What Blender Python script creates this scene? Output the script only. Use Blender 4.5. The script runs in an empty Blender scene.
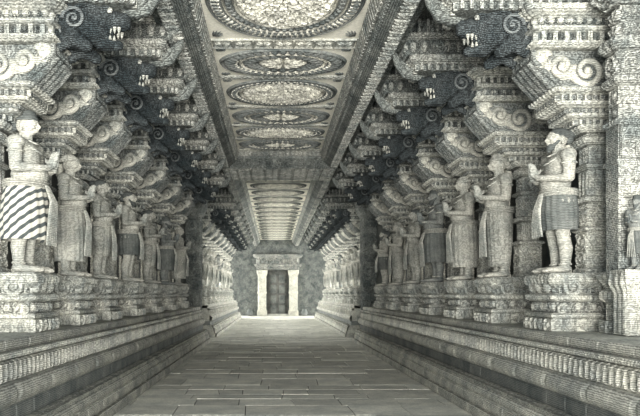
import bpy, math, random
import numpy as np
from mathutils import Vector, Matrix
R = math.radians
PI = math.pi
random.seed(7)
rng = np.random.default_rng(7)
scn = bpy.context.scene
col = scn.collection
EYE = 1.6
CX = 0.25          # centre line of the aisle
FPX = 677.0

# ------------------------------------------------------------ materials
def stone(name, c1, c2, hatch=0.25, bump=0.35, scale=1.0, rough=0.9, vary=0.12, hs=100, island=0.0, hdir='Z', tracery=0.0, ts=7.0):
    m = bpy.data.materials.new(name); m.use_nodes = True
    nt = m.node_tree; N = nt.nodes; L = nt.links
    for n in list(N): N.remove(n)
    out = N.new('ShaderNodeOutputMaterial'); b = N.new('ShaderNodeBsdfPrincipled')
    b.inputs['Roughness'].default_value = rough
    b.inputs['Specular IOR Level'].default_value = 0.2
    tc = N.new('ShaderNodeTexCoord')
    n1 = N.new('ShaderNodeTexNoise'); n1.inputs['Scale'].default_value = 2.2*scale; n1.inputs['Detail'].default_value = 8
    n1.inputs['Roughness'].default_value = 0.7
    L.new(tc.outputs['Object'], n1.inputs['Vector'])
    cr = N.new('ShaderNodeValToRGB')
    cr.color_ramp.elements[0].position = 0.38; cr.color_ramp.elements[0].color = (*c1, 1)
    cr.color_ramp.elements[1].position = 0.62; cr.color_ramp.elements[1].color = (*c2, 1)
    L.new(n1.outputs['Fac'], cr.inputs['Fac'])
    # chisel tooling: close parallel lines that wander a little
    w = N.new('ShaderNodeTexWave'); w.wave_type = 'BANDS'; w.bands_direction = hdir
    w.inputs['Scale'].default_value = hs*scale/6.0; w.inputs['Distortion'].default_value = 4.0
    w.inputs['Detail'].default_value = 3.0; w.inputs['Detail Scale'].default_value = 1.5
    L.new(tc.outputs['Object'], w.inputs['Vector'])
    n2 = N.new('ShaderNodeTexNoise'); n2.inputs['Scale'].default_value = 34*scale; n2.inputs['Detail'].default_value = 4
    L.new(tc.outputs['Object'], n2.inputs['Vector'])
    mul = N.new('ShaderNodeMath'); mul.operation = 'ADD'
    L.new(w.outputs['Fac'], mul.inputs[0]); L.new(n2.outputs['Fac'], mul.inputs[1])
    mr = N.new('ShaderNodeMapRange')
    mr.inputs['From Min'].default_value = 0.45; mr.inputs['From Max'].default_value = 1.4
    mr.inputs['To Min'].default_value = 1.0-hatch*1.6; mr.inputs['To Max'].default_value = 1.0+hatch
    L.new(mul.outputs[0], mr.inputs['Value'])
    src = mr.outputs['Result']
    bsrc = n2.outputs['Fac']
    if tracery:
        # winding cut lines, the fine arabesque the carvers left on every face
        n3 = N.new('ShaderNodeTexNoise'); n3.inputs['Scale'].default_value = ts; n3.inputs['Detail'].default_value = 1.5
        L.new(tc.outputs['Object'], n3.inputs['Vector'])
        k1 = N.new('ShaderNodeMath'); k1.operation = 'MULTIPLY'; k1.inputs[1].default_value = 46
        L.new(n3.outputs['Fac'], k1.inputs[0])
        k2 = N.new('ShaderNodeMath'); k2.operation = 'SINE'; L.new(k1.outputs[0], k2.inputs[0])
        k3 = N.new('ShaderNodeMapRange'); k3.inputs['From Min'].default_value = -.75; k3.inputs['From Max'].default_value = .5
        k3.inputs['To Min'].default_value = 1-tracery*1.5; k3.inputs['To Max'].default_value = 1+tracery*.45
        L.new(k2.outputs[0], k3.inputs['Value'])
        k4 = N.new('ShaderNodeMath'); k4.operation = 'MULTIPLY'
        L.new(src, k4.inputs[0]); L.new(k3.outputs['Result'], k4.inputs[1]); src = k4.outputs[0]
        k5 = N.new('ShaderNodeMath'); k5.operation = 'MULTIPLY_ADD'; k5.inputs[1].default_value = .8
        L.new(k3.outputs['Result'], k5.inputs[0]); L.new(n2.outputs['Fac'], k5.inputs[2]); bsrc = k5.outputs[0]
    if vary or island:
        oi = N.new('ShaderNodeObjectInfo')
        r = N.new('ShaderNodeMapRange'); r.inputs['To Min'].default_value = 1-vary; r.inputs['To Max'].default_value = 1+vary
        L.new(oi.outputs['Random'], r.inputs['Value'])
        mm = N.new('ShaderNodeMath'); mm.operation = 'MULTIPLY'
        L.new(src, mm.inputs[0]); L.new(r.outputs['Result'], mm.inputs[1]); src = mm.outputs[0]
        if island:
            g = N.new('ShaderNodeNewGeometry')
            r2 = N.new('ShaderNodeMapRange'); r2.inputs['To Min'].default_value = 1-island; r2.inputs['To Max'].default_value = 1+island
            L.new(g.outputs['Random Per Island'], r2.inputs['Value'])
            m2 = N.new('ShaderNodeMath'); m2.operation = 'MULTIPLY'
            L.new(src, m2.inputs[0]); L.new(r2.outputs['Result'], m2.inputs[1]); src = m2.outputs[0]
    vm = N.new('ShaderNodeVectorMath'); vm.operation = 'SCALE'
    L.new(cr.outputs['Color'], vm.inputs[0]); L.new(src, vm.inputs['Scale'])
    L.new(vm.outputs['Vector'], b.inputs['Base Color'])
    bp = N.new('ShaderNodeBump'); bp.inputs['Strength'].default_value = bump; bp.inputs['Distance'].default_value = 0.012
    L.new(bsrc, bp.inputs['Height']); L.new(bp.outputs['Normal'], b.inputs['Normal'])
    L.new(b.outputs[0], out.inputs['Surface'])
    return m

def stripes(name, dark, light):
    m = bpy.data.materials.new(name); m.use_nodes = True
    nt = m.node_tree; N = nt.nodes; L = nt.links
    b = N['Principled BSDF']; b.inputs['Roughness'].default_value = 0.9
    tc = N.new('ShaderNodeTexCoord'); mp = N.new('ShaderNodeMapping')
    mp.inputs['Rotation'].default_value = (R(48), 0, 0)
    w = N.new('ShaderNodeTexWave'); w.bands_direction = 'Z'; w.inputs['Scale'].default_value = 4.6
    w.inputs['Distortion'].default_value = 1.2; w.inputs['Detail Scale'].default_value = 0.6
    cr = N.new('ShaderNodeValToRGB'); cr.color_ramp.interpolation = 'LINEAR'
    cr.color_ramp.elements[0].position = 0.36; cr.color_ramp.elements[0].color = (*dark, 1)
    cr.color_ramp.elements[1].position = 0.46; cr.color_ramp.elements[1].color = (*light, 1)
    L.new(tc.outputs['Object'], mp.inputs['Vector']); L.new(mp.outputs['Vector'], w.inputs['Vector'])
    L.new(w.outputs['Fac'], cr.inputs['Fac']); L.new(cr.outputs['Color'], b.inputs['Base Color'])
    return m

M = {}
M['pale'] = stone('pale_stone', (.40,.41,.37), (.64,.63,.55), .24, .4, tracery=.15)
M['mid'] = stone('grey_stone', (.17,.19,.185), (.40,.405,.37), .36, .5, tracery=.34, ts=10)
M['frieze'] = stone('shaded_frieze_stone', (.085,.10,.10), (.24,.25,.235), .36, .5, tracery=.34, ts=11)  # recessed rows and bracket backing carry their shade in this darker colour
M['lit_pale'] = stone('lit_pale_stone', (.26,.275,.255), (.52,.515,.455), .30, .5, tracery=.15, ts=12)  # paler stone for raised scrolls, the lit relief put into the colour
M['carved'] = stone('carved_stone', (.23,.25,.24), (.50,.50,.445), .32, .4, tracery=.24, ts=10)
M['dim'] = stone('shaded_dark_stone', (.07,.083,.083), (.20,.213,.20), .36, .4, tracery=.34, ts=10)  # dark stone; for the upper corbels the missing light is in the colour
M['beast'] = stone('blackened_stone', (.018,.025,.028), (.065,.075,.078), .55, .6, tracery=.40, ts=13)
M['hair'] = stone('dark_hair_stone', (.04,.047,.048), (.10,.11,.107), .3, .4)
M['mane'] = stone('black_mane_stone', (.07,.08,.084), (.15,.165,.165), .50, .6)
M['podium'] = stone('podium_stone', (.26,.275,.26), (.50,.50,.445), .34, .5, tracery=.12, ts=6)
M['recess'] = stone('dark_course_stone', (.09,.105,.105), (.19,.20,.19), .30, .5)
M['floor'] = stone('flagstone', (.42,.435,.41), (.62,.62,.56), .26, .35, island=.14, hdir='Y', hs=50)
M['joint']  = stone('floor_joint', (.03,.035,.035), (.06,.065,.06), .2, .3)
M['ceil'] = stone('ceiling_plaster', (.76,.75,.665), (.90,.88,.78), .16, .2, hdir='Y', tracery=.05, ts=5)
M['ring'] = stone('medallion_dark', (.085,.10,.10), (.21,.22,.21), .35, .6, tracery=.15, ts=8)
M['ringp'] = stone('medallion_pale', (.44,.44,.40), (.72,.71,.62), .30, .6, tracery=.25, ts=7)
M['sdark'] = stone('dark_statue_stone', (.10,.115,.115), (.24,.25,.235), .32, .4, tracery=.15, ts=9)
M['stat'] = stone('statue_stone', (.22,.235,.22), (.46,.455,.405), .22, .45, tracery=.16, ts=10)
M['stat2'] = stone('statue_grey_stone', (.20,.215,.20), (.40,.40,.36), .22, .4, tracery=.22, ts=9)
M['cloth'] = stone('carved_cloth_dark', (.08,.092,.09), (.18,.19,.18), .34, .4)
M['stripe'] = stripes('striped_cloth', (.05,.06,.062), (.46,.455,.405))
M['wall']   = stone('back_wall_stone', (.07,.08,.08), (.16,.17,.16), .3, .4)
M['doorw']  = stone('door_timber', (.05,.055,.055), (.12,.12,.11), .3, .3)

# ------------------------------------------------------------ relief heights
def relief(kind, U, Vv, W, Hh, c):
    """0..1 height of a carved pattern, U and Vv in metres over a face W x Hh"""
    n = max(1, round(W/c)); cu = W/n
    if kind in ('scroll', 'rosette', 'square', 'diamond', 'leaf'):
        m = max(1, round(Hh/c)); cv = Hh/m
        iu = np.floor(U/cu); iv = np.floor(Vv/cv)
        a = (U/cu-iu-.5); b = (Vv/cv-iv-.5)
        s = np.where((iu+iv) % 2 == 0, 1.0, -1.0)
        r = np.sqrt(a*a+b*b); th = np.arctan2(b, a*s)
        if kind == 'scroll':
            h = .5+.5*np.cos(th-2*PI*r/.27)
            h = np.clip((h-.25)*1.8, 0, 1)
            out = np.clip((.53-r)*12, 0, 1)
            leafy = .5+.5*np.cos(5*np.arctan2(np.abs(b)-.5, np.abs(a)-.5)*2)
            return h*out+(1-out)*leafy*.9
        if kind == 'rosette':
            pet = .30+.13*np.cos(8*th)
            h = np.clip((pet-r)*9, 0, 1)*(.55+.45*np.abs(np.cos(4*th)))
            h = np.maximum(h, np.clip((.10-r)*20, 0, 1))
            fr = np.clip((np.maximum(np.abs(a), np.abs(b))-.43)*25, 0, 1)
            return np.maximum(h*.9, fr)
        if kind == 'square':
            q = np.maximum(np.abs(a), np.abs(b))
            return np.maximum(np.clip((q-.40)*20, 0, 1), np.clip((.22-r)*14, 0, 1))
        if kind == 'diamond':
            q = np.abs(a)+np.abs(b)
            return np.clip(.5+.5*np.cos(q*2*PI*2), 0, 1)
        if kind == 'leaf':
            ang = np.arctan2(a, b+.55); rr = np.sqrt(a*a+(b+.55)**2)
            return np.clip((.5+.5*np.cos(ang*11))*np.clip((.98-rr)*8, 0, 1)+.1, 0, 1)
    a = (U/cu) % 1.0; v = Vv/Hh
    if kind == 'petal':
        x = np.abs(a-.5)*2
        top = 1-x**2.2
        return np.clip((top-v)*6, 0, 1)*(.5+.5*(1-x))
    if kind == 'hang':
        x = np.abs(a-.5)*2
        return np.clip((v-(x**2.0)*.8)*6, 0, 1)*(.55+.45*(1-x))
    if kind == 'dentil':
        return np.where((a > .28), 1.0, 0.0)*np.clip(np.minimum(v, 1-v)*12, 0, 1)
    if kind == 'bead':
        return np.sqrt(np.clip(1-((a-.5)*2)**2-((v-.5)*2)**2, 0, 1))
    if kind == 'baluster':
        wd = .30+.13*np.cos(v*2*PI*1.0+.4)
        return np.clip((wd-np.abs(a-.5))*12, 0, 1)*np.clip(np.minimum(v, 1-v)*16, 0, 1)
    if kind == 'block':
        k = np.floor(U/cu)
        return np.clip(np.minimum(a, 1-a)*cu/.014, 0, 1)*(.72+.28*np.abs(np.sin(k*12.9898)))
    if kind == 'figure':
        hd = np.clip(1-(((a-.5)*cu/Hh/.15)**2+((v-.78)/.14)**2), 0, 1)
        bd = np.clip(1-(((a-.5)*cu/Hh/(.20+.1*np.sin(v*9)))**2+((v-.36)/.34)**2), 0, 1)
        pil = np.clip((np.abs(a-.5)-.42)*25, 0, 1)
        return np.clip(np.maximum(np.sqrt(np.maximum(hd, bd)), pil), 0, 1)
    if kind == 'worm':
        k = 2*PI/c
        p = U*k+1.7*np.sin(Vv*k*.63+1.1)+.9*np.sin(Vv*k*1.7+U*k*.31)
        q = Vv*k+1.6*np.sin(U*k*.57+.4)+.8*np.sin(U*k*1.4-Vv*k*.5)
        return np.clip(.5+.8*np.sin(p)*np.cos(q)+.25*np.cos(p*1.9-q), 0, 1)
    return np.zeros_like(U)

# ------------------------------------------------------------ mesh builder
class MB:
    def __init__(s): s.v = []; s.f = []; s.n = 0
    def add(s, V, F):
        V = np.asarray(V, float).reshape(-1, 3)
        s.v.append(V); s.f += [tuple(int(i)+s.n for i in f) for f in F]; s.n += len(V)
    def grid(s, P):
        nu, nv = P.shape[:2]
        idx = np.arange(nu*nv).reshape(nu, nv)
        F = np.stack([idx[:-1, :-1], idx[1:, :-1], idx[1:, 1:], idx[:-1, 1:]], -1).reshape(-1, 4)
        s.v.append(P.reshape(-1, 3)); s.f += [tuple(r) for r in (F+s.n).tolist()]; s.n += nu*nv
    def face(s, p0, u, v, kind=None, amp=.02, cell=.1, res=.015, fade=True, nrm=None):
        p0 = np.array(p0, float); u = np.array(u, float); v = np.array(v, float)
        W = np.linalg.norm(u); Hh = np.linalg.norm(v)
        n = np.cross(u, v); n /= np.linalg.norm(n)
        nu = max(2, int(W/res)+1) if kind else 2
        nv = max(2, int(Hh/res)+1) if kind else 2
        A, B = np.meshgrid(np.linspace(0, 1, nu), np.linspace(0, 1, nv), indexing='ij')
        P = p0+A[..., None]*u+B[..., None]*v
        if kind:
            h = relief(kind, np.clip(A*W, 1e-6, W-1e-6), np.clip(B*Hh, 1e-6, Hh-1e-6), W, Hh, cell)*amp
            if fade:
                e = np.minimum(np.minimum(A, 1-A)*W, np.minimum(B, 1-B)*Hh)
                h = h*np.clip(e/.012, 0, 1)
            P = P+h[..., None]*n
        s.grid(P)
    def box(s, x0, x1, y0, y1, z0, z1):
        V = [(x, y, z) for x in (x0, x1) for y in (y0, y1) for z in (z0, z1)]
        F = [(0,1,3,2), (4,6,7,5), (0,4,5,1), (2,3,7,6), (0,2,6,4), (1,5,7,3)]
        s.add(V, F)
    def tier(s, x0, x1, y0, y1, prof, kind=None, amp=.015, cell=.08, res=.015, cap=True):
        """moulding on a rectangle: prof = [(offset, z), ...] from bottom to top, carved on the four sides"""
        prof = np.array(prof, float)
        d = np.r_[0, np.cumsum(np.hypot(np.diff(prof[:, 0]), np.diff(prof[:, 1])))]
        if kind:
            nv = max(len(prof), int(d[-1]/res)+1); t = np.unique(np.r_[np.linspace(0, d[-1], nv), d])
        else: t = d
        o = np.interp(t, d, prof[:, 0]); z = np.interp(t, d, prof[:, 1])
        C = [(x0, y0), (x1, y0), (x1, y1), (x0, y1)]; Nn = [(0, -1), (1, 0), (0, 1), (-1, 0)]
        cs = [(-1, -1), (1, -1), (1, 1), (-1, 1)]
        for k in range(4):
            a = np.array(C[k]); b = np.array(C[(k+1) % 4]); n = np.array(Nn[k])
            W = np.linalg.norm(b-a)
            kk = kind if k != 1 else None
            nu = max(2, int(W/res)+1) if kk else 2
            A = np.linspace(0, 1, nu)
            pa = a+o[:, None]*np.array(cs[k]); pb = b+o[:, None]*np.array(cs[(k+1) % 4])
            XY = pa[None]+(pb-pa)[None]*A[:, None, None]
            if kk:
                AA, TT = np.meshgrid(A, t, indexing='ij')
                h = relief(kk, np.clip(AA*W, 1e-6, W-1e-6), np.clip(TT, 1e-6, d[-1]-1e-6), W, d[-1], cell)*amp*1.35
                e = np.minimum(np.minimum(AA, 1-AA)*W, np.minimum(TT, d[-1]-TT))
                h = h*np.clip(e/.010, 0, 1)
                XY = XY+h[..., None]*n
            P = np.concatenate([XY, np.broadcast_to(z[None, :, None], (nu, len(t), 1))], -1)
            s.grid(P)
        if cap:
            for i in (0, -1):
                q = [(c[0]+o[i]*k[0], c[1]+o[i]*k[1], z[i]) for c, k in zip(C, cs)]
                s.add(q, [(0, 3, 2, 1) if i == 0 else (0, 1, 2, 3)])
    def bosses(s, x0, x1, y0, y1, o, z0, z1, cell, w, th=.03, rnd=False):
        """row of blocks or pearls round the three seen sides of a square moulding"""
        zc = (z0+z1)/2
        def put(x, y, ax):
            if rnd: s.ell((x, y, zc), (w, w, (z1-z0)*.45), 8, 6)
            else: s.box(x-(w/2 if ax else th), x+(w/2 if ax else th), y-(th if ax else w/2), y+(th if ax else w/2), z0-.004, z1+.004)
        n = max(1, round((x1-x0+2*o)/cell)); c = (x1-x0+2*o)/n
        for i in range(n):
            for y in (y0-o, y1+o): put(x0-o+(i+.5)*c, y, True)
        n = max(1, round((y1-y0+2*o)/cell)); c = (y1-y0+2*o)/n
        for i in range(n): put(x0-o, y0-o+(i+.5)*c, False)
    def tube(s, path, rad, n=8, cap=True):
        P = [Vector(p) for p in path]; k = len(P)
        if not hasattr(rad, '__len__'): rad = [rad]*k
        V = []; up = None
        for i in range(k):
            t = (P[min(i+1, k-1)]-P[max(i-1, 0)]).normalized()
            if up is None: up = Vector((0, 0, 1)) if abs(t.z) < .9 else Vector((1, 0, 0))
            a = t.cross(up)
            if a.length < 1e-4: a = t.cross(Vector((0, 1, 0)))
            a.normalize(); b = a.cross(t).normalized(); up = b
            for j in range(n):
                w = 2*PI*j/n; V.append(P[i]+(a*math.cos(w)+b*math.sin(w))*rad[i])
        F = [(i*n+j, i*n+(j+1) % n, (i+1)*n+(j+1) % n, (i+1)*n+j) for i in range(k-1) for j in range(n)]
        if cap: F += [tuple(range(n))[::-1], tuple((k-1)*n+j for j in range(n))]
        s.add(V, F)
    def ell(s, c, r, n=12, m=8, rot=None):
        V = []
        for i in range(m+1):
            ph = PI*i/m
            for j in range(n):
                th = 2*PI*j/n
                p = Vector((r[0]*math.sin(ph)*math.cos(th), r[1]*math.sin(ph)*math.sin(th), r[2]*math.cos(ph)))
                if rot: p = rot @ p
                V.append(p+Vector(c))
        F = [(i*n+j, (i+1)*n+j, (i+1)*n+(j+1) % n, i*n+(j+1) % n) for i in range(m) for j in range(n)]
        s.add(V, F)
    def cap(s, a, b, ra, rb, n=12):
        """tapered limb with round ends"""
        a = Vector(a); b = Vector(b); d = (b-a); L = d.length; t = d/L
        path = []; rad = []
        for q in (-1, -.85, -.5): path.append(a+t*ra*q); rad.append(max(.001, ra*math.sqrt(1-q*q)))
        for q in (0, .33, .67, 1): path.append(a+d*q); rad.append(ra+(rb-ra)*q)
        for q in (.5, .85, 1): path.append(b+t*rb*q); rad.append(max(.001, rb*math.sqrt(1-q*q)))
        s.tube(path, rad, n)
    def lathe(s, prof, c=(0, 0), n=24, sx=1, sy=1, wob=0, wn=12, cap=True):
        V = []; k = len(prof)
        for i, (r, z) in enumerate(prof):
            for j in range(n):
                th = 2*PI*j/n; rr = r*(1+wob*math.cos(wn*th+z*3))
                V.append((c[0]+rr*sx*math.cos(th), c[1]+rr*sy*math.sin(th), z))
        F = [(i*n+j, i*n+(j+1) % n, (i+1)*n+(j+1) % n, (i+1)*n+j) for i in range(k-1) for j in range(n)]
        if cap: F += [tuple(range(n))[::-1], tuple((k-1)*n+j for j in range(n))]
        s.add(V, F)
    def spiral(s, c, r0, turns, y, rad, sgn=1, start=0, plane='xz', n=8, k=40, dx=1):
        """a carved volute: coil starting at radius r0 closing to the middle"""
        path = []; rr = []
        for i in range(k):
            t = i/(k-1); a = start+sgn*2*PI*turns*t; r = r0*(1-t)**.8
            x = math.cos(a)*r; z = math.sin(a)*r
            path.append((c[0]+dx*x, y, c[1]+z)); rr.append(rad*(1-.55*t))
        s.tube(path, rr, n)
        s.ell((c[0], y, c[1]), (rad*1.1, rad*1.1, rad*1.1), 8, 6)
    def prism(s, pts, y0, y1):
        n = len(pts)
        V = [(x, y0, z) for x, z in pts]+[(x, y1, z) for x, z in pts]
        F = [tuple(range(n)), tuple(range(2*n-1, n-1, -1))]+[(i, (i+1) % n+0, n+(i+1) % n, n+i)[::-1] for i in range(n)]
        s.add(V, F)
    def mirror(s, c):
        for i, V in enumerate(s.v): V = V.copy(); V[:, 0] = 2*c-V[:, 0]; s.v[i] = V
        s.f = [f[::-1] for f in s.f]; return s
    def remap(s, a, b):
        for V in s.v: V[:, 2] = np.interp(V[:, 2], a, b)
        return s
    def mesh(s, name, mat, smooth=False):
        me = bpy.data.meshes.new(name)
        V = np.concatenate(s.v)
        me.from_pydata(V.tolist(), [], s.f); me.update()
        me.materials.append(mat)
        if smooth: me.polygons.foreach_set('use_smooth', [True]*len(me.polygons))
        return me
    def build(s, name, mat, parent=None, smooth=False, loc=None, label=None):
        return link(name, s.mesh(name, mat, smooth), parent, loc, label)

def link(name, me, parent=None, loc=None, label=None):
    o = bpy.data.objects.new(name, me); col.objects.link(o)
    if parent: o.parent = parent
    if loc: o.location = loc
    if label: o['label'] = label
    return o
def tag(o, label, cat, group=None, kind=None):
    if label: o['label'] = label
    if cat: o['category'] = cat
    if group: o['group'] = group
    if kind: o['kind'] = kind
    return o
def thing(name, label, cat, loc=(0,0,0), rz=0, group=None):
    o = bpy.data.objects.new(name, None); col.objects.link(o)
    o.location = loc; o.rotation_euler = (0, 0, rz); o.empty_display_size = .2
    return tag(o, label, cat, group)
def struct(o): o['kind'] = 'structure'; return o
def dup(root, loc, rz, label, group=None, scale=None):
    r = root.copy(); col.objects.link(r); r.location = loc; r.rotation_euler = (0, 0, rz)
    if scale: r.scale = scale
    r['label'] = label
    if group: r['group'] = group
    elif 'group' in r: del r['group']
    for ch in list(root.children):
        c = ch.copy(); col.objects.link(c); c.parent = r
        for g in ch.children:
            d = g.copy(); col.objects.link(d); d.parent = c
    return r
def fuse(mb, name, mat, voxel=.01, smooth=3):
    """closed pieces -> one continuous surface"""
    o = mb.build('tmp', mat)
    r = o.modifiers.new('r', 'REMESH'); r.mode = 'VOXEL'; r.voxel_size = voxel
    if smooth:
        q = o.modifiers.new('s', 'SMOOTH'); q.iterations = smooth; q.factor = .5
    dg = bpy.context.evaluated_depsgraph_get(); dg.update()
    me = bpy.data.meshes.new_from_object(o.evaluated_get(dg))
    me.name = name
    me.materials.clear(); me.materials.append(mat)
    me.polygons.foreach_set('use_smooth', [True]*len(me.polygons))
    bpy.data.objects.remove(o)
    return me

# ============================================================ SETTING
# floor: irregular flagstones in cross rows
mb = MB(); y = -1.5
while y < 50.0:
    d = random.uniform(.45, .95) if y < 25 else random.uniform(.8, 1.3)
    x = -2.3-random.uniform(0, .6); sk = random.uniform(-.03, .03)
    while x < 2.8:
        w = random.uniform(.5, 1.5); g = .007
        j = [random.uniform(-.035, .035) for _ in range(4)]
        z = -random.uniform(0, .006)
        if x+w > 2.8: w = 2.9-x
        P = [(x+g, y+g+j[0]*.4), (x+w-g, y+g+j[1]*.4), (x+w-g+sk, y+d-g+j[0]*.4), (x+g+sk, y+d-g+j[1]*.4)]
        if random.random() < .18 and w > .9:      # a slab broken by a slanting crack
            t = random.uniform(.35, .65); t2 = t+random.uniform(-.12, .12)
            b_ = (P[0][0]+(P[1][0]-P[0][0])*t, P[0][1]); c_ = (P[3][0]+(P[2][0]-P[3][0])*t2, P[3][1])
            qs = [[P[0], (b_[0]-.006, b_[1]), (c_[0]-.006, c_[1]), P[3]], [(b_[0]+.006, b_[1]), P[1], P[2], (c_[0]+.006, c_[1])]]
        else: qs = [P]
        for q in qs:
            V = [(a, b, z) for a, b in q]+[(a, b, z-.05) for a, b in q]
            mb.add(V, [(0,1,2,3), (0,4,5,1), (1,5,6,2), (2,6,7,3), (3,7,4,0)])
        x += w
    y += d
fl = struct(mb.build('floor', M['floor']))
mb = MB(); mb.box(-9, 9.5, -3, 53, -.3, -.012)
struct(mb.build('floor', M['joint']))

# ceiling slab over the nave, and the roof over the colonnades
CL, CR, CH = -1.02, 1.33, 5.6
mb = MB(); mb.box(CL-.1, CR+.1, 7.0, 50.4, CH, CH+.25)
struct(mb.build('ceiling', M['ceil']))
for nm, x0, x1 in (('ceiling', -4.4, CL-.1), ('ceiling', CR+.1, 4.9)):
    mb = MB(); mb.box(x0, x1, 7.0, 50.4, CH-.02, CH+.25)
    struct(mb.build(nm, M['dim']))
# back walls behind the pillars, stopping at the gap
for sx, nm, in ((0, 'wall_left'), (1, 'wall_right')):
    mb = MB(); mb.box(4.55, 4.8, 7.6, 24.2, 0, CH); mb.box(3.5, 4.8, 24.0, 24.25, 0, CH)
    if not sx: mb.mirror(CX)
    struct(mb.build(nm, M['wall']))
# end wall with portal
DE = 50.0
mb = MB(); px0, px1, pz = -.50, 1.05, 3.35
mb.box(-5.5, px0, DE, DE+.6, 0, CH); mb.box(px1, 6.0, DE, DE+.6, 0, CH); mb.box(px0, px1, DE, DE+.6, pz, CH)
struct(mb.build('wall_back', M['dim']))
mb = MB(); mb.box(-1.5, 2.1, DE+2.6, DE+2.8, 0, CH); mb.box(-1.6, -1.5, DE+.6, DE+2.8, 0, CH); mb.box(2.1, 2.2, DE+.6, DE+2.8, 0, CH)
mb.box(-1.6, 2.2, DE+.6, DE+2.8, CH, CH+.2)
struct(mb.build('wall_back', M['wall']))

# ============================================================ CEILING BEAMS
def side_beam(y0, y1, mirror, label):
    t = thing('side_beam', label, 'beam')
    f = (lambda m: m.mirror((CL+CR)/2)) if mirror else (lambda m: m)
    L = y1-y0
    def strip(a, b, kind, amp, cell, res=.02):
        m = MB(); m.face((a[0], y1, a[1]), (0, -L, 0), (b[0]-a[0], 0, b[1]-a[1]), kind, amp, cell, res)
        return m
    m = strip((1.40, 5.33), (1.33, 5.6), 'dentil', .035, .14, .022); f(m).build('dentil_course', M['mid'], t)
    m = strip((1.46, 5.24), (1.40, 5.33), 'hang', .02, .10, .025); f(m).build('petal_course', M['dim'], t)
    m = strip((1.56, 5.17), (1.46, 5.24), None, 0, 1); m.box(1.46, 1.9, y0, y1, 5.245, 5.58); m.box(1.56, 1.78, y0, y1, 5.17, 5.25)
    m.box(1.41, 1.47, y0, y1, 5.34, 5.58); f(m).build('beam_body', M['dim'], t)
    m = strip((1.78, 5.16), (1.56, 5.165), 'rosette', .025, .2, .02); f(m).build('carved_soffit', M['mid'], t)
    return t
side_beam(7.0, 19.0, False, 'long dentilled stone beam along the right edge of the near ceiling')
side_beam(7.0, 19.0, True, 'long dentilled stone beam along the left edge of the near ceiling')
side_beam(21.0, 50.0, False, 'far stone beam along the right of the ceiling beyond the cross beam')
side_beam(21.0, 50.0, True, 'far stone beam along the left of the ceiling beyond the cross beam')
t = thing('cross_beam', 'dark carved stone beam crossing the ceiling halfway down the hall', 'beam')
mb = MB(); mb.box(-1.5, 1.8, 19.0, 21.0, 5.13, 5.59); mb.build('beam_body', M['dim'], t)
mb = MB(); mb.face((-1.45, 18.99, 5.12), (3.2, 0, 0), (0, 0, .30), 'scroll', .05, .3, .03)
mb.build('carved_frieze', M['dim'], t)
mb = MB(); mb.face((-1.45, 18.97, 5.46), (3.2, 0, 0), (0, -.06, .12), 'dentil', .04, .12, .03); mb.build('dentil_course', M['mid'], t)
mb = MB(); mb.face((-1.45, 21.0, 5.12), (3.2, 0, 0), (0, -2.0, 0), 'rosette', .03, .4, .04); mb.build('carved_soffit', M['mid'], t)

# ============================================================ CEILING MEDALLIONS
def medallion_mesh(rx, ry, kinds, seed=0):
    """concentric carved rings facing down; returns list (name, material, MB)"""
    out = []
    for (nm, mat, r0, r1, petals, amp, ph) in kinds:
        mb = MB(); nr = max(3, int((r1-r0)*rx/.018)); nt = 220
        A, B = np.meshgrid(np.linspace(0, 1, nt), np.linspace(0, 1, nr), indexing='ij')
        th = A*2*PI; r = r0+(r1-r0)*B
        if petals > 0: h = np.abs(np.cos(th*petals/2+ph))**.7*np.sin(np.clip(B, .04, 1)*PI*.93)
        elif petals == 0: h = np.sin(B*PI)
        else:
            X = r*rx*np.cos(th)+3; Y = r*ry*np.sin(th)+3
            h = relief('worm', X, Y, 6, 6, .20)
            h = h*np.clip((1-B)*8, 0, 1)
        h = .015+h*amp
        h[:, 0] = 0 if r0 > 0 else h[:, 0]; h[:, -1] = 0
        P = np.stack([r*rx*np.cos(th), r*ry*np.sin(th), -h], -1)[::-1]
        mb.grid(P); out.append((nm, mat, mb))
    return out
K1 = [('outer_rim', 'ring', .955, 1.0, 0, .03, 0), ('petal_ring', 'ring', .80, .955, 72, .05, 0), ('pale_band', 'ringp', .765, .80, 0, .03, 0),
      ('bead_ring', 'ring', .66, .765, 48, .05, 0), ('inner_band', 'ringp', .62, .66, 0, .03, 0), ('centre_carving', 'ringp', 0, .62, -1, .07, 0)]
K2 = [('outer_rim', 'ring', .94, 1.0, 0, .03, 0), ('petal_ring', 'ring', .70, .94, 40, .06, 0), ('pale_band', 'ringp', .64, .70, 0, .03, 0),
      ('bead_ring', 'ring', .38, .64, 24, .05, 0), ('centre_carving', 'ringp', 0, .38, 10, .06, 0)]
K3 = [('outer_rim', 'ring', .93, 1.0, 0, .03, 0), ('petal_ring', 'ring', .78, .93, 52, .05, 0), ('pale_band', 'ringp', .72, .78, 0, .03, 0),
      ('centre_carving', 'ringp', 0, .72, -1, .07, 0)]
mx = (CL+CR)/2
meds = [(7.95, 10.55, K1, 'largest round ceiling medallion, cut by the top edge of the view'),
        (11.0, 12.35, K2, 'second ceiling medallion from the front, narrow with broad dark petals'),
        (12.55, 14.3, K3, 'third ceiling medallion from the front, with a pale carved scene'),
        (14.5, 15.9, K2, 'fourth ceiling medallion from the front, dark petals round a pale flower'),
        (16.05, 17.3, K3, 'fifth ceiling medallion from the front, wide pale carving in the middle'),
        (17.45, 18.6, K2, 'last ceiling medallion just before the cross beam')]
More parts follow.
